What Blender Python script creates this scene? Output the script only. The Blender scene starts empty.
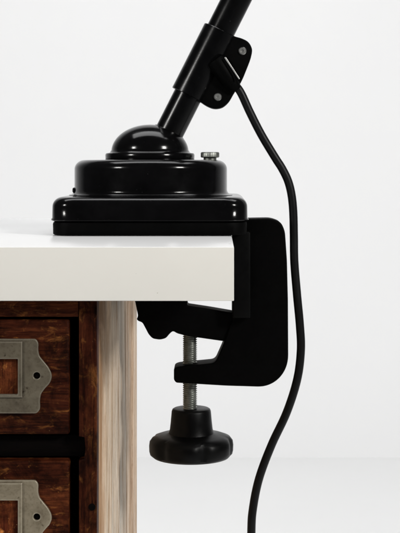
import bpy, bmesh, math, random
from mathutils import Vector, Matrix
random.seed(7)
scene = bpy.context.scene
C = scene.collection
PI = math.pi

# ---------------------------------------------------------------- survey of the place
FPX, VX, VY = 1300.0, 217.0, 165.0          # focal length and principal point, used to survey sizes
ZC = 0.8415                                  # eye height
def P(px, py, Y):                            # surveyed point at distance Y
    return Vector(((px - VX) * Y / FPX, Y, ZC - (py - VY) * Y / FPX))
def S(n, Y): return n * Y / FPX

# ---------------------------------------------------------------- materials
def mat(name):
    m = bpy.data.materials.new(name); m.use_nodes = True
    nt = m.node_tree; b = nt.nodes['Principled BSDF']
    return m, nt, b
def N(nt, t, **kw):
    n = nt.nodes.new(t)
    for k, v in kw.items():
        if k.startswith('i_'): n.inputs[k[2:].replace('_', ' ')].default_value = v
        else: setattr(n, k, v)
    return n
def ramp(nt, fac, stops):
    r = nt.nodes.new('ShaderNodeValToRGB')
    e = r.color_ramp.elements
    while len(e) < len(stops): e.new(0.5)
    for i, (p, c) in enumerate(stops):
        e[i].position = p; e[i].color = (*c, 1) if len(c) == 3 else c
    nt.links.new(fac, r.inputs['Fac'])
    return r.outputs['Color']
def coords(nt, scale=(1, 1, 1), rand=False):
    tc = nt.nodes.new('ShaderNodeTexCoord')
    mp = nt.nodes.new('ShaderNodeMapping'); mp.inputs['Scale'].default_value = scale
    src = tc.outputs['Object']
    if rand:
        oi = nt.nodes.new('ShaderNodeObjectInfo')
        ad = nt.nodes.new('ShaderNodeVectorMath'); ad.operation = 'ADD'
        mu = nt.nodes.new('ShaderNodeMath'); mu.operation = 'MULTIPLY'; mu.inputs[1].default_value = 7.3
        nt.links.new(oi.outputs['Random'], mu.inputs[0])
        nt.links.new(src, ad.inputs[0]); nt.links.new(mu.outputs[0], ad.inputs[1]); src = ad.outputs[0]
    nt.links.new(src, mp.inputs['Vector'])
    return mp.outputs['Vector']
def noise(nt, vec, scale, detail=6, rough=0.6, dist=0.0):
    n = N(nt, 'ShaderNodeTexNoise'); n.inputs['Scale'].default_value = scale
    n.inputs['Detail'].default_value = detail; n.inputs['Roughness'].default_value = rough
    n.inputs['Distortion'].default_value = dist
    nt.links.new(vec, n.inputs['Vector']); return n.outputs['Fac']
def mixc(nt, fac, a, b, mode='MIX'):
    m = nt.nodes.new('ShaderNodeMix'); m.data_type = 'RGBA'; m.blend_type = mode
    for s, v in ((m.inputs[0], fac), (m.inputs[6], a), (m.inputs[7], b)):
        if hasattr(v, 'is_linked'): nt.links.new(v, s)
        else: s.default_value = v if isinstance(v, (int, float)) else (*v, 1)
    return m.outputs[2]
def bump(nt, b, h, strength, dist):
    n = N(nt, 'ShaderNodeBump'); n.inputs['Strength'].default_value = strength
    n.inputs['Distance'].default_value = dist
    nt.links.new(h, n.inputs['Height']); nt.links.new(n.outputs['Normal'], b.inputs['Normal'])

def black_enamel(name, col, r0, r1, spec, bstr=0.05, dust=0):
    m, nt, b = mat(name)
    v = coords(nt)
    n1 = noise(nt, v, 55, 5); n2 = noise(nt, v, 900, 3)
    base = ramp(nt, n1, [(0.3, tuple(c * .7 for c in col)), (0.7, tuple(c * 1.4 for c in col))])
    if dust:
        dn = noise(nt, v, 620, 3, .6)
        base = mixc(nt, ramp(nt, dn, [(.71, (0, 0, 0)), (.78, (1, 1, 1))]), base, (dust, dust, dust))
    nt.links.new(base, b.inputs['Base Color'])
    nt.links.new(ramp(nt, n1, [(0.3, (r0,) * 3), (0.75, (r1,) * 3)]), b.inputs['Roughness'])
    b.inputs['Specular IOR Level'].default_value = spec
    bump(nt, b, n2, bstr, 0.0004)
    return m
GLOSS = black_enamel('black_gloss_enamel', (.0021, .002, .0022), .10, .19, .21, .05, .035)
TUBE = black_enamel('black_tube_enamel', (.002, .002, .0022), .16, .26, .18, .05, .03)
CAST = black_enamel('black_cast_iron', (.0009, .0009, .0009), .5, .65, .04, .25)
PAD = black_enamel('black_worn_steel', (.0016, .0017, .0017), .45, .6, .06, .2)
RUBBER = black_enamel('black_rubber', (.003, .003, .0032), .4, .5, .18, .1)
PLASTIC = black_enamel('black_plastic', (.0016, .0016, .0017), .34, .46, .13, .15, .02)

def steel(name, c0, c1, r, sc=(1, 1, 1)):
    m, nt, b = mat(name); v = coords(nt, sc)
    n = noise(nt, v, 160, 6)
    nt.links.new(ramp(nt, n, [(0.3, c0), (0.7, c1)]), b.inputs['Base Color'])
    b.inputs['Metallic'].default_value = 1; b.inputs['Roughness'].default_value = r
    bump(nt, b, n, .15, .0004); return m
STEEL = steel('dull_steel', (.18, .19, .17), (.42, .43, .40), .42)
SCREWSTEEL = steel('screw_steel', (.45, .45, .43), (.75, .75, .72), .34)

EDGE = steel('painted_glint', (.35, .35, .34), (.65, .65, .63), .45)

def brass(name, k):
    m, nt, b = mat(name); v = coords(nt, rand=True)
    n = noise(nt, v, 42, 6, .6, .8); f = noise(nt, v, 420, 4); sp = noise(nt, v, 160, 3)
    c = ramp(nt, n, [(.28, (.12*k, .094*k, .060*k)), (.5, (.205*k, .172*k, .118*k)), (.75, (.30*k, .258*k, .185*k))])
    c = mixc(nt, .6, c, ramp(nt, f, [(.33, (.6, .56, .5)), (.5, (1, 1, 1))]), 'MULTIPLY')
    c = mixc(nt, .9, c, ramp(nt, sp, [(.27, (.25, .2, .15)), (.36, (1, 1, 1))]), 'MULTIPLY')
    # edge highlights painted into the colour as rubbed bright edges
    bv = N(nt, 'ShaderNodeBevel'); bv.samples = 6; bv.inputs['Radius'].default_value = .0016
    ge = nt.nodes.new('ShaderNodeNewGeometry')
    dt = N(nt, 'ShaderNodeVectorMath', operation='DOT_PRODUCT')
    nt.links.new(bv.outputs[0], dt.inputs[0]); nt.links.new(ge.outputs['Normal'], dt.inputs[1])
    edge = ramp(nt, dt.outputs['Value'], [(.88, (.85, .85, .85)), (.997, (0, 0, 0))])
    c = mixc(nt, edge, c, (.60*k, .55*k, .44*k))
    nt.links.new(c, b.inputs['Base Color'])
    b.inputs['Metallic'].default_value = .4
    nt.links.new(ramp(nt, n, [(.3, (.55,) * 3), (.7, (.36,) * 3)]), b.inputs['Roughness'])
    bump(nt, b, n, .12, .001); return m
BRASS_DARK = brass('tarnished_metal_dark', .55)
BRASS_LIGHT = brass('tarnished_metal', 1.08)

def dark_wood(name, horiz, gain=1.0, orange=1.0):
    m, nt, b = mat(name)
    sc = (2.0, 26, 26) if horiz else (26, 26, 2.0)
    sp = (20, 26, 42) if horiz else (42, 26, 20)
    v = coords(nt, sc, True); vp = coords(nt, sp, True); vg = coords(nt, (1, 1, 1), True)
    g = noise(nt, v, 5.0, 8, .7, .9); p = noise(nt, vp, 2.2, 7, .7, 1.2); fine = noise(nt, v, 24, 4, .7)
    k = gain; q = gain * orange
    c = ramp(nt, g, [(.24, (.009*k, .0014*k, .0008*k)), (.47, (.028*k, .0062*k, .0023*k)), (.62, (.057*k, .015*k, .0048*k)), (.8, (.097*k, .031*k, .0098*k))])
    wear = ramp(nt, p, [(.55, (0, 0, 0)), (.66, (.9, .9, .9))])
    c = mixc(nt, wear, c, (.145*q, .053*q, .0135*q))
    dirt = ramp(nt, noise(nt, vg, 34, 7, .75, .6), [(.37, (.10, .08, .08)), (.57, (1, 1, 1))])
    c = mixc(nt, .85, c, dirt, 'MULTIPLY')
    pores = ramp(nt, fine, [(.36, (.3, .26, .26)), (.5, (1, 1, 1))])
    c = mixc(nt, .8, c, pores, 'MULTIPLY')
    flecks = ramp(nt, noise(nt, vg, 420, 3, .6), [(.70, (0, 0, 0)), (.77, (.4, .4, .4))])
    c = mixc(nt, flecks, c, (.14*q, .075*q, .032*q))
    nt.links.new(c, b.inputs['Base Color'])
    nt.links.new(ramp(nt, g, [(.3, (.40,) * 3), (.7, (.6,) * 3)]), b.inputs['Roughness'])
    b.inputs['Specular IOR Level'].default_value = .05
    bump(nt, b, fine, .4, .0014); return m
WOOD_H = dark_wood('old_varnished_wood_horizontal', True, 2.05, 1.15)
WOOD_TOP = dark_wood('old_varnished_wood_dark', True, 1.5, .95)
WOOD_V = dark_wood('old_varnished_wood_vertical', False, 1.45, .8)
WOOD_CARD = dark_wood('worn_orange_wood', False, 3.6, 1.9)
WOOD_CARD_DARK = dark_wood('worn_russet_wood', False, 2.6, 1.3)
def pale_wood():
    m, nt, b = mat('bare_weathered_wood')
    v = coords(nt, (20, 20, 1.5)); v2 = coords(nt, (3, 9, 1.6)); v3 = coords(nt, (8, 5, 9)); v4 = coords(nt, (1, 1, .03)); v5 = coords(nt, (1, 1, .35))
    g = noise(nt, v, 4.0, 9, .72, .9); f = noise(nt, v, 34, 6, .75, .2); p = noise(nt, v2, 3.2, 9, .72, .6); band = noise(nt, v4, 17, 3, .55)
    c = ramp(nt, g, [(.27, (.20, .125, .07)), (.41, (.58, .45, .33)), (.54, (.88, .785, .67)), (.72, (.95, .90, .82))])
    def ragged(a, amt):
        n = N(nt, 'ShaderNodeMath', operation='MULTIPLY_ADD'); nt.links.new(g, n.inputs[0]); n.inputs[1].default_value = amt; nt.links.new(a, n.inputs[2])
        n2 = N(nt, 'ShaderNodeMath', operation='MULTIPLY_ADD'); nt.links.new(f, n2.inputs[0]); n2.inputs[1].default_value = amt * .6; nt.links.new(n.outputs[0], n2.inputs[2])
        n3 = N(nt, 'ShaderNodeMath', operation='SUBTRACT'); nt.links.new(n2.outputs[0], n3.inputs[0]); n3.inputs[1].default_value = amt * .8
        return n3.outputs[0]
    band = ragged(band, .45); p = ragged(p, .7)
    bandc = ramp(nt, band, [(.36, (.66, .52, .39)), (.5, (1, .98, .96)), (.64, (.80, .82, .84))])
    c = mixc(nt, .9, c, bandc, 'MULTIPLY')
    grey = ramp(nt, p, [(.50, (0, 0, 0)), (.70, (.55, .55, .55))])
    c = mixc(nt, grey, c, (.56, .55, .53))
    pores = ramp(nt, f, [(.37, (.36, .28, .21)), (.47, (1, 1, 1))])
    c = mixc(nt, .7, c, pores, 'MULTIPLY')
    mud = ramp(nt, noise(nt, v5, 60, 7, .75, .4), [(.34, (.55, .47, .40)), (.52, (1, 1, 1))])
    c = mixc(nt, .5, c, mud, 'MULTIPLY')
    tc = nt.nodes.new('ShaderNodeTexCoord'); sx = nt.nodes.new('ShaderNodeSeparateXYZ')
    nt.links.new(tc.outputs['Object'], sx.inputs[0])
    def rng(axis, a, b_):
        mr = N(nt, 'ShaderNodeMapRange'); mr.interpolation_type = 'SMOOTHSTEP'
        lo, hi, o0, o1 = (a, b_, 0, 1) if a < b_ else (b_, a, 1, 0)
        for k, q in (('From Min', lo), ('From Max', hi), ('To Min', o0), ('To Max', o1)): mr.inputs[k].default_value = q
        nt.links.new(sx.outputs[axis], mr.inputs['Value']); return mr.outputs[0]
    wy = N(nt, 'ShaderNodeMath', operation='MULTIPLY_ADD'); nt.links.new(g, wy.inputs[0]); wy.inputs[1].default_value = .10; nt.links.new(sx.outputs['Y'], wy.inputs[2])
    wy2 = N(nt, 'ShaderNodeMath', operation='MULTIPLY_ADD'); nt.links.new(noise(nt, coords(nt, (2, 2, 5)), 2.0, 5), wy2.inputs[0]); wy2.inputs[1].default_value = .16; nt.links.new(wy.outputs[0], wy2.inputs[2])
    wm = N(nt, 'ShaderNodeMapRange'); wm.inputs['From Min'].default_value = 1.12; wm.inputs['From Max'].default_value = 1.62; nt.links.new(wy2.outputs[0], wm.inputs['Value'])
    tint = ramp(nt, wm.outputs[0], [(.0, (.56, .39, .25)), (.09, (.84, .67, .51)), (.17, (1.0, .95, .88)), (.36, (1.0, .98, .94)), (.46, (.84, .83, .81)), (.62, (.80, .80, .79)), (.70, (1.0, .93, .86)), (1.0, (.95, .87, .80))])
    c = mixc(nt, .9, c, tint, 'MULTIPLY')
    ln = noise(nt, coords(nt, (40, 60, 1.0)), 3.4, 8, .8, .25)
    c = mixc(nt, .62, c, ramp(nt, ln, [(.36, (.42, .30, .21)), (.46, (.86, .80, .74)), (.56, (1.06, 1.06, 1.06))]), 'MULTIPLY')
    sc = noise(nt, coords(nt, (60, 30, 14)), 6.0, 6, .8, .4)
    c = mixc(nt, .8, c, ramp(nt, sc, [(.33, (.5, .43, .37)), (.44, (1, 1, 1))]), 'MULTIPLY')
    def mul(*fs):
        a = fs[0]
        for q in fs[1:]:
            n = N(nt, 'ShaderNodeMath', operation='MULTIPLY'); nt.links.new(a, n.inputs[0]); nt.links.new(q, n.inputs[1]); a = n.outputs[0]
        return a
    blot = ramp(nt, noise(nt, v3, 2.4, 7, .65, .5), [(.32, (.25,) * 3), (.56, (1,) * 3)])
    # brown old varnish run round the front corner, strongest near the top, with smoke beside it
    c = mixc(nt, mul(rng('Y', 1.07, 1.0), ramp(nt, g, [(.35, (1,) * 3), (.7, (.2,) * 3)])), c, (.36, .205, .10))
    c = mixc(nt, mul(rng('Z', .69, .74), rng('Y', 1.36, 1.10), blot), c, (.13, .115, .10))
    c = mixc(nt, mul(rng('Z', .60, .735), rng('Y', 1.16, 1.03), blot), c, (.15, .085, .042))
    nt.links.new(c, b.inputs['Base Color'])
    b.inputs['Roughness'].default_value = .75; b.inputs['Specular IOR Level'].default_value = .15
    bump(nt, b, f, .5, .0015); return m
PALE = pale_wood()

def painted_shade():  # near-black colour painted in for the shade in gaps and holes
    m, nt, b = mat('painted_shade_wood'); v = coords(nt, (4, 30, 30))
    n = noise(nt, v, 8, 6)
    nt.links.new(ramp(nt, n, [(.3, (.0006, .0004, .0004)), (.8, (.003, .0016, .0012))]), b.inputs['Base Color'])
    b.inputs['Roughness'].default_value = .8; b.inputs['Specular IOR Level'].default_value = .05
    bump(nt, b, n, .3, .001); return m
PAINTED_SHADE = painted_shade()

def white_laminate():
    m, nt, b = mat('white_laminate'); v = coords(nt)
    n = noise(nt, v, 7, 5); s = noise(nt, v, 260, 2); o = noise(nt, v, 1200, 2)
    geo = nt.nodes.new('ShaderNodeNewGeometry'); sx = nt.nodes.new('ShaderNodeSeparateXYZ')
    nt.links.new(geo.outputs['Normal'], sx.inputs[0])
    c = mixc(nt, ramp(nt, sx.outputs['Z'], [(.3, (0, 0, 0)), (.8, (1, 1, 1))]), (.745, .728, .68), (.715, .718, .72))
    c = mixc(nt, 1.0, c, ramp(nt, n, [(.3, (.965,) * 3), (.7, (1,) * 3)]), 'MULTIPLY')
    c = mixc(nt, 1.0, c, ramp(nt, s, [(.19, (.70, .68, .64)), (.21, (1, 1, 1))]), 'MULTIPLY')
    tc = nt.nodes.new('ShaderNodeTexCoord'); so = nt.nodes.new('ShaderNodeSeparateXYZ'); nt.links.new(tc.outputs['Object'], so.inputs[0])
    ex = N(nt, 'ShaderNodeMapRange'); ex.inputs['From Min'].default_value = .0085; ex.inputs['From Max'].default_value = .0128; nt.links.new(so.outputs['X'], ex.inputs['Value'])
    em = N(nt, 'ShaderNodeMath', operation='MULTIPLY'); nt.links.new(ex.outputs[0], em.inputs[0])
    nt.links.new(ramp(nt, noise(nt, v, 95, 5), [(.60, (0, 0, 0)), (.66, (1, 1, 1))]), em.inputs[1])
    nt.links.new(ramp(nt, sx.outputs['Z'], [(.3, (.10,) * 3), (.8, (1,) * 3)]), (em2 := N(nt, 'ShaderNodeMath', operation='MULTIPLY')).inputs[0]); nt.links.new(em.outputs[0], em2.inputs[1])
    c = mixc(nt, em2.outputs[0], c, (.10, .09, .08))
    nt.links.new(c, b.inputs['Base Color'])
    b.inputs['Roughness'].default_value = .24; b.inputs['Specular IOR Level'].default_value = .45
    bump(nt, b, o, .03, .0003); return m
LAM = white_laminate()

def plaster(name, col):
    m, nt, b = mat(name); v = coords(nt)
    n = noise(nt, v, 1.4, 5); f = noise(nt, v, 120, 4)
    nt.links.new(ramp(nt, n, [(.3, tuple(c * .975 for c in col)), (.7, col)]), b.inputs['Base Color'])
    b.inputs['Roughness'].default_value = .85; b.inputs['Specular IOR Level'].default_value = .1
    bump(nt, b, f, .08, .001); return m
WALL = plaster('white_wall_paint', (.805, .806, .808))
FLOOR = plaster('white_floor_paint', (.87, .872, .87))

# ---------------------------------------------------------------- object helpers
def link(name, me, m, parent=None, smooth=None):
    o = bpy.data.objects.new(name, me); C.objects.link(o)
    if m: me.materials.append(m)
    if smooth is not None:
        bm = bmesh.new(); bm.from_mesh(me)
        for f in bm.faces: f.smooth = True
        for e in bm.edges:
            if len(e.link_faces) == 2 and e.calc_face_angle(0) > math.radians(smooth): e.smooth = False
        bm.to_mesh(me); bm.free()
    if parent:
        o.parent = parent
        o.matrix_parent_inverse = Matrix.Translation(parent.matrix_world.translation).inverted() if False else Matrix()
    return o
def from_bm(name, bm, m, parent=None, smooth=35):
    bmesh.ops.recalc_face_normals(bm, faces=bm.faces)
    me = bpy.data.meshes.new(name); bm.to_mesh(me); bm.free()
    return link(name, me, m, parent, smooth)
def box_bm(bm, x0, x1, y0, y1, z0, z1, bev=.0008, seg=2):
    r = bmesh.ops.create_cube(bm, size=1)
    bmesh.ops.scale(bm, vec=(x1 - x0, y1 - y0, z1 - z0), verts=r['verts'])
    bmesh.ops.translate(bm, vec=((x0 + x1) / 2, (y0 + y1) / 2, (z0 + z1) / 2), verts=r['verts'])
    if bev:
        es = list({e for v in r['verts'] for e in v.link_edges})
        bmesh.ops.bevel(bm, geom=es, offset=bev, segments=seg, affect='EDGES', profile=.5)
def box(name, m, parent, *a, **k):
    bm = bmesh.new(); box_bm(bm, *a, **k); return from_bm(name, bm, m, parent)
def lathe_bm(bm, prof, n=96, mod=None, M=None):
    rings = []
    for (r, z) in prof:
        ring = []
        for i in range(n):
            a = 2 * PI * i / n
            rr = r * (mod(a, z) if mod else 1)
            co = Vector((rr * math.cos(a), rr * math.sin(a), z))
            ring.append(bm.verts.new(M @ co if M else co))
        rings.append(ring)
    for a, b in zip(rings[:-1], rings[1:]):
        for i in range(n):
            bm.faces.new((a[i], a[(i + 1) % n], b[(i + 1) % n], b[i]))
    bm.faces.new(list(reversed(rings[0]))); bm.faces.new(rings[-1])
def lathe(name, prof, m, parent, M=None, n=96, mod=None, smooth=35):
    bm = bmesh.new(); lathe_bm(bm, prof, n, mod, M); return from_bm(name, bm, m, parent, smooth)
def arc(cx, cz, r, a0, a1, k=8, rz=None):
    rz = rz or r
    return [(cx + r * math.cos(math.radians(a0 + (a1 - a0) * i / k)), cz + rz * math.sin(math.radians(a0 + (a1 - a0) * i / k))) for i in range(k + 1)]
def axis_matrix(p, d):
    return Matrix.Translation(p) @ d.to_track_quat('Z', 'Y').to_matrix().to_4x4()
def smooth_poly(pts, rad, k=5):
    """round every corner of a closed 2D outline"""
    out = []; n = len(pts)
    for i in range(n):
        p = Vector(pts[i]); a = Vector(pts[i - 1]); b = Vector(pts[(i + 1) % n])
        da = (a - p); db = (b - p); t = min(rad, da.length * .45, db.length * .45)
        p0 = p + da.normalized() * t; p1 = p + db.normalized() * t
        for j in range(k + 1):
            u = j / k
            out.append(tuple(p0 * (1 - u) ** 2 + p * 2 * u * (1 - u) + p1 * u * u))
    return out
def plate(name, outline, holes, y0, y1, bev, m, parent, smooth=40):
    """flat shape in the XZ plane between depths y0..y1, with holes and rounded edges"""
    cu = bpy.data.curves.new(name, 'CURVE'); cu.dimensions = '2D'; cu.fill_mode = 'BOTH'
    for loop in [outline] + holes:
        sp = cu.splines.new('POLY'); sp.points.add(len(loop) - 1); sp.use_cyclic_u = True
        for q, (x, z) in zip(sp.points, loop): q.co = (x, z, 0, 1)
    cu.extrude = (y1 - y0) / 2 - bev; cu.bevel_depth = bev; cu.bevel_resolution = 3; cu.offset = -bev
    t = bpy.data.objects.new('tmp', cu); C.objects.link(t)
    bpy.context.view_layer.update()
    me = bpy.data.meshes.new_from_object(t.evaluated_get(bpy.context.evaluated_depsgraph_get()))
    bpy.data.objects.remove(t); bpy.data.curves.remove(cu)
    me.name = name; me.materials.clear()
    me.transform(Matrix.Translation((0, (y0 + y1) / 2, 0)) @ Matrix.Rotation(PI / 2, 4, 'X'))
    bm = bmesh.new(); bm.from_mesh(me); bmesh.ops.remove_doubles(bm, verts=bm.verts, dist=1e-6)
    bmesh.ops.recalc_face_normals(bm, faces=bm.faces); bm.to_mesh(me); bm.free()
    return link(name, me, m, parent, smooth)
def px_poly(pts, Y, rad=0, k=5):
    w = [(P(x, y, Y).x, P(x, y, Y).z) for x, y in pts]
    return smooth_poly(w, rad, k) if rad else w
def catmull(pts, k=10):
    out = []; p = [pts[0] * 2 - pts[1]] + list(pts) + [pts[-1] * 2 - pts[-2]]
    for i in range(1, len(p) - 2):
        for j in range(k):
            t = j / k
            out.append(.5 * ((2 * p[i]) + (-p[i-1] + p[i+1]) * t + (2*p[i-1] - 5*p[i] + 4*p[i+1] - p[i+2]) * t*t + (-p[i-1] + 3*p[i] - 3*p[i+1] + p[i+2]) * t**3))
    out.append(pts[-1]); return out
def tube_along(bm, pts, r, n=20):
    rings = []; up = Vector((0, 1, 0))
    for i, p in enumerate(pts):
        d = (pts[min(i + 1, len(pts) - 1)] - pts[max(i - 1, 0)]).normalized()
        u = (up - d * up.dot(d)).normalized(); v = d.cross(u); up = u
        rr = r(i / (len(pts) - 1)) if callable(r) else r
        rings.append([bm.verts.new(p + (u * math.cos(a) + v * math.sin(a)) * rr) for a in [2 * PI * j / n for j in range(n)]])
    for a, b in zip(rings[:-1], rings[1:]):
        for i in range(n): bm.faces.new((a[i], a[(i+1) % n], b[(i+1) % n], b[i]))
    bm.faces.new(rings[0]); bm.faces.new(list(reversed(rings[-1])))
def thing(name, label, cat, loc=(0, 0, 0)):
    o = bpy.data.objects.new(name, None); C.objects.link(o); o.location = loc
    o.empty_display_size = .05
    o['label'] = label; o['category'] = cat; return o
def adopt(root):
    """children were built in place: shift them into the frame of their thing's base"""
    off = root.location.copy()
    for c in root.children: c.location = c.location - off

# ---------------------------------------------------------------- setting
YW = 3.74
bm = bmesh.new(); bmesh.ops.create_grid(bm, x_segments=1, y_segments=1, size=1)
bmesh.ops.scale(bm, vec=(5, 4, 1), verts=bm.verts); bmesh.ops.translate(bm, vec=(0, YW - 4, 0), verts=bm.verts)
o = from_bm('floor', bm, FLOOR); o['kind'] = 'structure'
bm = bmesh.new(); box_bm(bm, -5, 5, YW, YW + .12, -.05, 3.2, bev=0)
o = from_bm('wall', bm, WALL); o['kind'] = 'structure'

# ---------------------------------------------------------------- table top
ZT, ZB, XR = .78, .7395, .01275
YF, YB = .975, 1.50
bm = bmesh.new(); box_bm(bm, -.66, XR, YF, YB, ZB, ZT, bev=.0007, seg=3)
top = from_bm('tabletop', bm, LAM)
top['label'] = 'thick plain white tabletop slab lying on the old wooden cabinet'; top['category'] = 'tabletop'

# ---------------------------------------------------------------- drawer cabinet
YC = .99
def cx(px): return P(px, 0, YC).x
def cz(py): return P(0, py, YC).z
X1 = cx(97); X0 = X1 - .46
ZTOP = ZB - .0006
cab = thing('drawer_cabinet', 'old dark brown wooden cabinet of drawers with a pale bare side under the white tabletop', 'cabinet', ((X0 + X1) / 2, 1.2, 0))
YBK = 1.485
PITCH = S(142, YC); DH = S(115, YC); GAP = S(27, YC)
z_first = cz(320)
rows = 6
centre_gap = S(38, YC)
xdr = cx(69); DW = (X1 - X0 - 2 * S(28, YC) - centre_gap) / 2
# stile with the housings for the dividers cut into its inner edge
def stile(x_in, x_out):
    pts = [(x_out, 0.03), (x_out, ZTOP)]
    inner = [(x_in, ZTOP)]
    s = 1 if x_out > x_in else -1
    for r in range(rows):
        zt = z_first - r * PITCH - DH; zb = zt - GAP
        if zb < .05: break
        inner += [(x_in, zt - .0012), (x_in + s * .0042, zt - .0018), (x_in + s * .0050, (zt + zb) / 2), (x_in + s * .0040, zb + .0022), (x_in, zb + .0012)]
    inner.append((x_in, .03))
    return plate('stile', pts + inner, [], YC, YC + .016, .0007, WOOD_V, cab)
stile(cx(79), X1); stile(X0 + (X1 - cx(79)), X0)
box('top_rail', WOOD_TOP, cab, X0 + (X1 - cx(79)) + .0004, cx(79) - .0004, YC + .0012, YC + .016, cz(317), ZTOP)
for x0, x1 in ((X1 - .0125, X1), (X0, X0 + .0125)):
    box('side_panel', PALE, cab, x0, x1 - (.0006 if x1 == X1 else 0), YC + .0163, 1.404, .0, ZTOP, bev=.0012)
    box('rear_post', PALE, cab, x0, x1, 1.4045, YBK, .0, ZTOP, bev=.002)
box('back_panel', PAINTED_SHADE, cab, X0 + .019, X1 - .019, YBK - .012, YBK - .003, .03, ZTOP - .003)
box('plinth', WOOD_H, cab, X0 + .004, X1 - .02, YC + .004, YC + .0155, .0, z_first - (rows - 1) * PITCH - DH - .004)
box('inner_board', PAINTED_SHADE, cab, X0 + .0185, X1 - .0185, YC + .045, YC + .052, .02, ZTOP - .002, bev=0)
for r in range(rows - 1):
    zt = z_first - r * PITCH - DH
    box('divider', PAINTED_SHADE, cab, X0 + .0145, X1 - .0093, YC + .010, YC + .044, zt - GAP + .002, zt - .002)
box('mullion', PAINTED_SHADE, cab, xdr - DW - centre_gap + .006, xdr - DW - .006, YC + .008, YC + .044, .05, cz(318))
bm = bmesh.new(); lathe_bm(bm, [(.0001, .0011), (.0021, .0010), (.0027, .0004), (.0027, -.004)], n=20, M=axis_matrix(P(92, 507, YC), Vector((0, -1, 0))))
from_bm('nail_hole_disc', bm, PAINTED_SHADE, cab)  # dark disc put in for the shade of a nail hole

def holder_outline():
    # right half from the photograph, mirrored about the drawer's middle
    return [(36, 338.8), (38.6, 343), (38.2, 350), (39.5, 356), (43.5, 361), (48.5, 367), (51.5, 373), (52, 377.5), (50, 383), (44.5, 389), (41, 394), (40, 400), (40.3, 409), (37, 413.3)]
def make_drawer():
    # built at the top right position
    x1 = xdr; x0 = xdr - DW; z1 = z_first; z0 = z_first - DH
    mid = (x0 + x1) / 2
    bm = bmesh.new(); box_bm(bm, x0, x1, YC + .0018, YC + .016, z0, z1, bev=.0016, seg=3)
    box_bm(bm, x0 + .006, x1 - .006, YC + .016, YC + .043, z0 + .004, z1 - .004, bev=0)
    d = from_bm('drawer', bm, WOOD_H, cab)
    R = [(cx(x), cz(y)) for x, y in holder_outline()]
    out = R + [(2 * mid - x, z) for x, z in reversed(R)]
    out = smooth_poly(out, .0016, 4)
    win_r = cx(18); wt, wb = cz(359), cz(394)
    win = smooth_poly([(win_r, wt), (win_r, wb), (2 * mid - win_r, wb), (2 * mid - win_r, wt)], .0006, 3)
    holes = []
    for hx in (cx(37), 2 * mid - cx(37)):
        holes.append([(hx + .0026 * math.cos(a), cz(375.5) + .0026 * math.sin(a)) for a in [2 * PI * i / 24 for i in range(24)]])
    h = plate('label_holder', out, [win] + holes, YC - .0010, YC + .0016, .0006, BRASS_LIGHT, d)
    # the raised rolled frame round the window
    bm = bmesh.new()
    fo = [(cx(22.8), cz(341.2)), (cx(22.8), cz(397)), (2 * mid - cx(22.8), cz(397)), (2 * mid - cx(22.8), cz(341.2))]
    fi = [(win_r + .0003, wt + .0003), (win_r + .0003, wb - .0003), (2 * mid - win_r - .0003, wb - .0003), (2 * mid - win_r - .0003, wt + .0003)]
    f = plate('card_frame', fo, [fi], YC - .0026, YC - .0009, .0007, BRASS_LIGHT, d)
    box('card_insert', WOOD_CARD, d, 2 * mid - win_r - .001, win_r + .001, YC + .0008, YC + .0015, wb - .001, wt + .001, bev=0)
    # dark discs behind the two ears, standing for the shade in empty screw holes
    for hx in (cx(37), 2 * mid - cx(37)):
        bm = bmesh.new(); lathe_bm(bm, [(.0001, .0002), (.0021, .0), (.00255, -.0009)], n=20, M=axis_matrix(Vector((hx, YC + .0009, cz(375.5))), Vector((0, -1, 0))))
        from_bm('screw_hole_disc', bm, PAINTED_SHADE, d)
    return d
first = make_drawer()
for r in range(rows):
    for c in range(2):
        if r == c == 0: continue
        d = first.copy(); C.objects.link(d); d.parent = cab
        d.location = (-c * (DW + centre_gap), 0, -r * PITCH + (.0006 if r == 1 else 0))
        for ch in first.children:
            k = ch.copy(); C.objects.link(k); k.parent = d
def own(o, m):
    o.material_slots[0].link = 'OBJECT'; o.material_slots[0].material = m
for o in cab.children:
    if o.type == 'MESH' and o.data == first.data and o.location.z > -.01:      # the top row gets darker wood and metal
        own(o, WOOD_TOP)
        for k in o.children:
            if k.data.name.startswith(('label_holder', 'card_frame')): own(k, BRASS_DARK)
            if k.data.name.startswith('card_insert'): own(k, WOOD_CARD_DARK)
adopt(cab)

# ---------------------------------------------------------------- the clamp lamp
YL = 1.21                                     # distance of the lamp's axis
lx = P(150, 0, YL).x
lamp = thing('clamp_lamp', 'glossy black metal lamp clamped to the right edge of the white tabletop', 'lamp', (lx, YL, ZT))
def L(px): return S(px, YL)
def lz(py): return P(0, py, YL).z

# base plate: square with rounded corners and a rolled lip
def rsq(h, r, k=8):
    pts = []
    for cxn, cyn, a0 in ((1, 1, 0), (-1, 1, 90), (-1, -1, 180), (1, -1, 270)):
        for i in range(k + 1):
            a = math.radians(a0 + 90 * i / k)
            pts.append((cxn * (h - r) + r * math.cos(a), cyn * (h - r) + r * math.sin(a)))
    return pts
HB = .0864; bx = lx + .0034
bm = bmesh.new(); rings = []
zb = ZT + .0006
zl = P(0, 221, YL - HB).z; zt_ = P(0, 197.2, YL - HB * .9).z
prof = [(-.0040, zl - .0030), (-.0030, zl - .0016), (-.0012, zl - .0006), (-.0002, zl - .0002), (.0003, zl + .0005), (.0001, zl + .0012), (-.0006, zl + .0020)]
RR = .0085
for i in range(9):
    a = math.radians(90 * i / 8)
    prof.append((-.0008 - RR * (1 - math.cos(a)), zt_ - RR + RR * math.sin(a)))
for off, z in prof:
    rings.append([bm.verts.new((bx + x, YL + y, z)) for x, y in rsq(HB + off, .019 + off * .5)])
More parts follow.
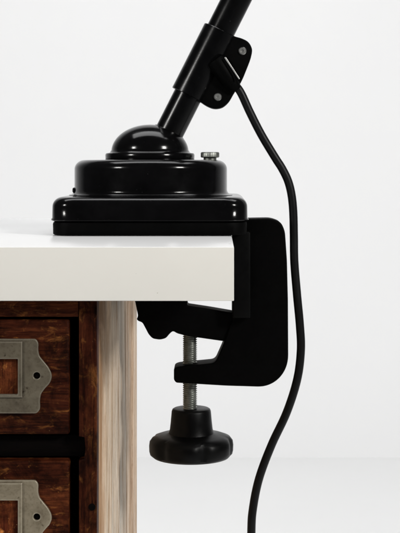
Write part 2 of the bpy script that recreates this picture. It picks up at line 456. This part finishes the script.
for a, b in zip(rings[:-1], rings[1:]):
    n = len(a)
    for i in range(n): bm.faces.new((a[i], a[(i+1) % n], b[(i+1) % n], b[i]))
bm.faces.new(list(reversed(rings[0]))); bm.faces.new(rings[-1])
from_bm('base_plate', bm, GLOSS, lamp, 50)
bm = bmesh.new(); rings = []
for off, z in [(-.0022, zb), (-.0014, zb + .0007), (-.0012, zl - .0034), (-.0016, zl - .0018), (-.0050, zl - .0016)]:
    rings.append([bm.verts.new((bx + x, YL + y, z)) for x, y in rsq(HB + off, .019 + off * .5)])
for a, b in zip(rings[:-1], rings[1:]):
    n = len(a)
    for i in range(n): bm.faces.new((a[i], a[(i+1) % n], b[(i+1) % n], b[i]))
bm.faces.new(list(reversed(rings[0]))); bm.faces.new(rings[-1])
from_bm('base_pad', bm, CAST, lamp, 50)

M0 = Matrix.Translation((lx + L(1), YL, 0))
zt2 = lz(160.0); zc0 = zt_ - .0004
RC = L(76)
prof = [(RC + .0050, zc0), (RC + .0050, zc0 + .0010)] + arc(RC + .0046, zc0 + .0010 + .0046, .0046, 265, 182, 6) + arc(RC - .0095, zt2 - .0085, .0095, 2, 90, 10, .0085)[:] + [(L(42), zt2 + .0004)]
lathe('base_housing', prof, GLOSS, lamp, M0, 128, smooth=50)
Md = Matrix.Translation((lx, YL, 0))
zf = lz(156.6)
prof = [(L(43.4), zt2 - .002), (L(44.4), zt2 + .0006), (L(44.6), zf + .0016), (L(43.8), zf + .0030), (L(41), zf + .0034), (L(40), zf + .0038)]
prof += arc(0, zf + .0042, L(38.6), 4, 88, 22, lz(124.6) - zf - .0042)
prof += [(.0002, lz(124.5))]
dome = lathe('ball_cover', prof, GLOSS, lamp, Md, 128, smooth=40)

# arm tube, collar and clip
def ax(y): return P(180.5 + (110 - y) * .505, y, YL)
pA, pB = ax(147), ax(-330)
dT = (pB - pA).normalized()
ln = (pB - pA).length
rt = L(14.4)
prof = [(rt - .001, 0), (rt, .001), (rt, ln - .001), (rt - .001, ln)]
lathe('arm_tube', prof, TUBE, lamp, axis_matrix(pA, dT), 64)
c0 = ax(133.5)
lathe('arm_collar', [(rt + .0002, -.004), (rt + .0022, -.003), (rt + .0024, .0005), (rt + .0012, .0022), (rt + .0002, .0026)], GLOSS, lamp, axis_matrix(c0, dT), 64)
sA, sB = ax(95.5), ax(31.0); sl = (sB - sA).length; rs = L(17.6)
prof = [(rt + .0001, 0), (rs - .0005, 0), (rs, .0005), (rs, sl - .0005), (rs - .0005, sl), (rt + .0001, sl)]
sleeve = lathe('sleeve', prof, TUBE, lamp, axis_matrix(sA, dT), 64)
# longitudinal seam lip of the sleeve
clip_out = [(226, 31), (234.5, 36.5), (241, 38), (248.5, 41.5), (252.6, 49), (251, 58), (247.5, 67), (243.5, 77), (240, 84), (234, 93), (229, 102), (222.5, 107.8), (214, 109), (206.5, 106), (200, 101.5), (192, 97), (203, 62)]
clip = plate('cable_clip', px_poly(clip_out, YL - .008, .004), [], YL - .0095, YL + .0095, .0014, CAST, lamp)
for (x, y) in ((242.5, 51), (217.8, 97)):
    Ms = axis_matrix(P(x, y, YL - .0095), Vector((0, -1, 0)))
    lathe('screw', [(.0036, -.001), (.0037, .0008), (.0031, .0016), (.0016, .0017), (.0014, .0008), (.0002, .0008)], SCREWSTEEL, clip, Ms, 24, smooth=30)
# gland the flex comes out of, with an added bright strip for its edge highlight
gA, gB = P(215, 60, YL - .012), P(236.5, 90.5, YL - .010)
dg = (gB - gA).normalized(); gl = (gB - gA).length
lathe('cable_gland', [(L(9), 0), (L(9.6), .002), (L(9.2), gl * .62), (L(7.4), gl * .78), (L(6.2), gl - .001), (L(5.2), gl)], CAST, clip, axis_matrix(gA, dg), 40)
q = [(224.2, 57.6), (225.8, 56.9), (240.0, 78.8), (238.9, 79.5)]
plate('glint_strip', px_poly(q, YL - .0215, .0006, 3), [], YL - .0222, YL - .0205, .0004, EDGE, clip)
# flex
cab_px = [(229, 79), (236, 86), (241.5, 94), (250, 112.5), (261.5, 135), (275, 157.5), (282, 168.5), (288, 181), (291.5, 195), (293.2, 212), (293.8, 235), (294.3, 262), (297, 295), (299.8, 325), (300.8, 350), (297.2, 379), (286.8, 412), (271.5, 445), (259.2, 478), (253, 508), (251.3, 533)]
pts = [P(x, y, YL - .010) for x, y in cab_px]
e = pts[-1]
pts += [e + Vector((.0, .006, -.06)), e + Vector((.012, .02, -.18)), e + Vector((.02, .06, -.36)), Vector((e.x + .03, e.y + .12, .06)), Vector((e.x + .05, e.y + .2, .008)), Vector((e.x + .12, e.y + .34, .0045)), Vector((e.x + .3, e.y + .46, .0045))]
bm = bmesh.new(); tube_along(bm, catmull(pts, 12), L(4.15), 24)
from_bm('power_cable', bm, RUBBER, lamp, 60)

# knurled nut on the housing and a rivet in its flank
pn = P(210, 158.4, YL - .006)
lathe('thumb_nut', [(.0060, -.004), (.0060, .0006), (.0080, .0008), (.0085, .0014), (.0085, .0050), (.0080, .0058), (.0030, .0058), (.0028, .0048), (.0002, .0048)], STEEL, lamp, Matrix.Translation(pn), 120, mod=lambda a, z: 1 + .010 * math.cos(40 * a) if .001 < z < .0055 else 1, smooth=30)
ang = math.radians(190); rv = RC + .0003
pr = Vector((lx + L(1) + rv * math.cos(ang), YL + rv * math.sin(ang), lz(190)))
lathe('rivet', [(.0026, -.001), (.0026, .0006), (.0018, .0016), (.0002, .0019)], GLOSS, lamp, axis_matrix(pr, Vector((math.cos(ang), math.sin(ang), 0))), 20)

# C clamp
YK = 1.195
c_out = [(237, 219), (271, 218.4), (281, 222), (285, 231), (287, 260), (288, 300), *[(259 + 29.3 * math.cos(math.radians(q)), 356 + 31 * math.sin(math.radians(q))) for q in range(0, 91, 9)], (226, 386), (176, 383), (173.8, 380), (173.8, 368.5), (178, 366.6), (215, 363), (223, 345), (232, 320), (234.2, 300), (234.2, 240), (237, 237)]
frame = plate('clamp_frame', px_poly(c_out, YK, .004), [], YK, YK + .030, .0018, CAST, lamp)
a = P(234, 238, 1.185); b_ = P(250.5, 318, 1.185)
box('clamp_cheek', PAD, lamp, XR + .0012, b_.x, 1.183, 1.237, b_.z, ZT + .0004, bev=.0015, seg=3)
j_out = [(130, 277.5), (189, 277.5), (187.5, 301), (187, 305.5), (210, 309), (236, 313.5), (240, 330), (237, 343), (222, 341.2), (187, 336.2), (177, 333.6), (173, 331), (169.5, 334), (166, 338.4), (160, 340), (152.5, 338.8), (148.5, 334.5), (146, 329.5), (142.3, 322.6), (138.2, 321.2), (136.6, 319.4), (138, 316)]
jaw = plate('clamp_jaw', px_poly(j_out, YK + .003, .0022, 4), [], YK + .003, YK + .027, .0016, CAST, lamp)

# threaded screw with a real helix, star knob
YS = YK + .015
ps = P(190, 0, YS); rsw = S(7.2, YS)
z1 = P(0, 330, YS).z; z0 = P(0, 412, YS).z
bm = bmesh.new(); pitch = .0019; nseg = 40; per = 6
turns = int((z1 - z0) / pitch); rings = []
prof_r = [0, .35, .95, 1.0, .6, .1]
steps = turns * per
for s in range(steps + 1):
    ring = []
    for i in range(nseg):
        th = 2 * PI * i / nseg
        ph = (s / per + i / nseg) % 1.0
        k = ph * per; i0 = int(k) % per; fr = k - int(k)
        d = prof_r[i0] * (1 - fr) + prof_r[(i0 + 1) % per] * fr
        rr = rsw - .0011 * (1 - d)
        ring.append(bm.verts.new((ps.x + rr * math.cos(th), YS + rr * math.sin(th), z0 + s * pitch / per)))
    rings.append(ring)
for a_, b2 in zip(rings[:-1], rings[1:]):
    for i in range(nseg): bm.faces.new((a_[i], a_[(i+1) % nseg], b2[(i+1) % nseg], b2[i]))
bm.faces.new(list(reversed(rings[0]))); bm.faces.new(rings[-1])
from_bm('clamp_screw', bm, STEEL, lamp, 60)

kx = P(191.3, 0, YS).x
def kz(py): return P(0, py, YS).z
def kr(n): return S(n, YS)
prof = [(kr(5), kz(457.2)), (kr(33), kz(457.2)), (kr(38), kz(456.2)), (kr(41.2), kz(453.6)), (kr(42.0), kz(450.5)), (kr(42.2), kz(445)), (kr(41.6), kz(440.6)), (kr(39), kz(437.2)), (kr(33), kz(435)), (kr(26), kz(434)), (kr(22.6), kz(432.8)), (kr(21.4), kz(429)), (kr(20.6), kz(422)), (kr(19.6), kz(411)), (kr(18.8), kz(409)), (kr(17.4), kz(408.2)), (kr(8), kz(408.2))]
def lobes(a, z):
    if z > kz(434): return 1
    w = min(1.0, max(0.0, (kz(434) - z) / max(1e-6, kz(434) - kz(440))))
    t = (.5 + .5 * math.cos(6 * (a - math.radians(-72)))) ** 5
    w *= min(1.0, max(0.0, (z - kz(456.5)) / (kz(451) - kz(456.5))))
    return 1 - .068 * t * w
lathe('clamp_knob', prof, PLASTIC, lamp, Matrix.Translation((kx, YS, 0)), 168, lobes, smooth=45)
adopt(lamp)

# ---------------------------------------------------------------- light
w = bpy.data.worlds.new('World'); scene.world = w; w.use_nodes = True
bg = w.node_tree.nodes['Background']; bg.inputs['Color'].default_value = (.95, .97, 1, 1); bg.inputs['Strength'].default_value = .06
def area(name, loc, target, size, power, col=(1, 1, 1), size_y=None):
    d = bpy.data.lights.new(name, 'AREA'); d.energy = power; d.color = col; d.size = size
    if size_y: d.shape = 'RECTANGLE'; d.size_y = size_y
    o = bpy.data.objects.new(name, d); C.objects.link(o); o.location = loc
    o.rotation_euler = (Vector(target) - Vector(loc)).to_track_quat('-Z', 'Y').to_euler()
B = Vector((lx, YL, .83))
def around(az, el, dist):
    a, e_ = math.radians(az), math.radians(el)
    return B + Vector((math.sin(a) * math.cos(e_), -math.cos(a) * math.cos(e_), math.sin(e_))) * dist
area('left_lamp', around(-48, 22, 2.0), B, .28, 19, (1, .985, .955))
area('right_lamp', around(48, 24, 2.0), B, .34, 29, (1, .98, .95))
for sx in (-1.45, 1.45):
    area('wall_fill', (sx, 1.5, .62), (sx * .75, 3.74, .40), 1.1, 10, (.995, .996, 1), 1.0)  # added out-of-view panel that brightens the wall
area('ceiling_lamp', (0, 1.75, 3.2), (0, 2.95, .0), 2.8, 60, (.995, .995, 1), 1.2)

# ---------------------------------------------------------------- camera
cd = bpy.data.cameras.new('camera'); co = bpy.data.objects.new('camera', cd); C.objects.link(co)
co.location = (0, 0, ZC); co.rotation_euler = (PI / 2, 0, 0)
cd.sensor_fit = 'VERTICAL'; cd.sensor_height = 24; cd.sensor_width = 18; cd.lens = 24 * FPX / 533
cd.shift_y = -(266.5 - VY) / 533; cd.shift_x = -(VX - 200) / 533
cd.clip_start = .05; cd.clip_end = 60
scene.camera = co
scene.cycles.filter_width = 1.7
scene.view_settings.view_transform = 'Standard'; scene.view_settings.look = 'None'
scene.view_settings.exposure = 0; scene.view_settings.gamma = 1
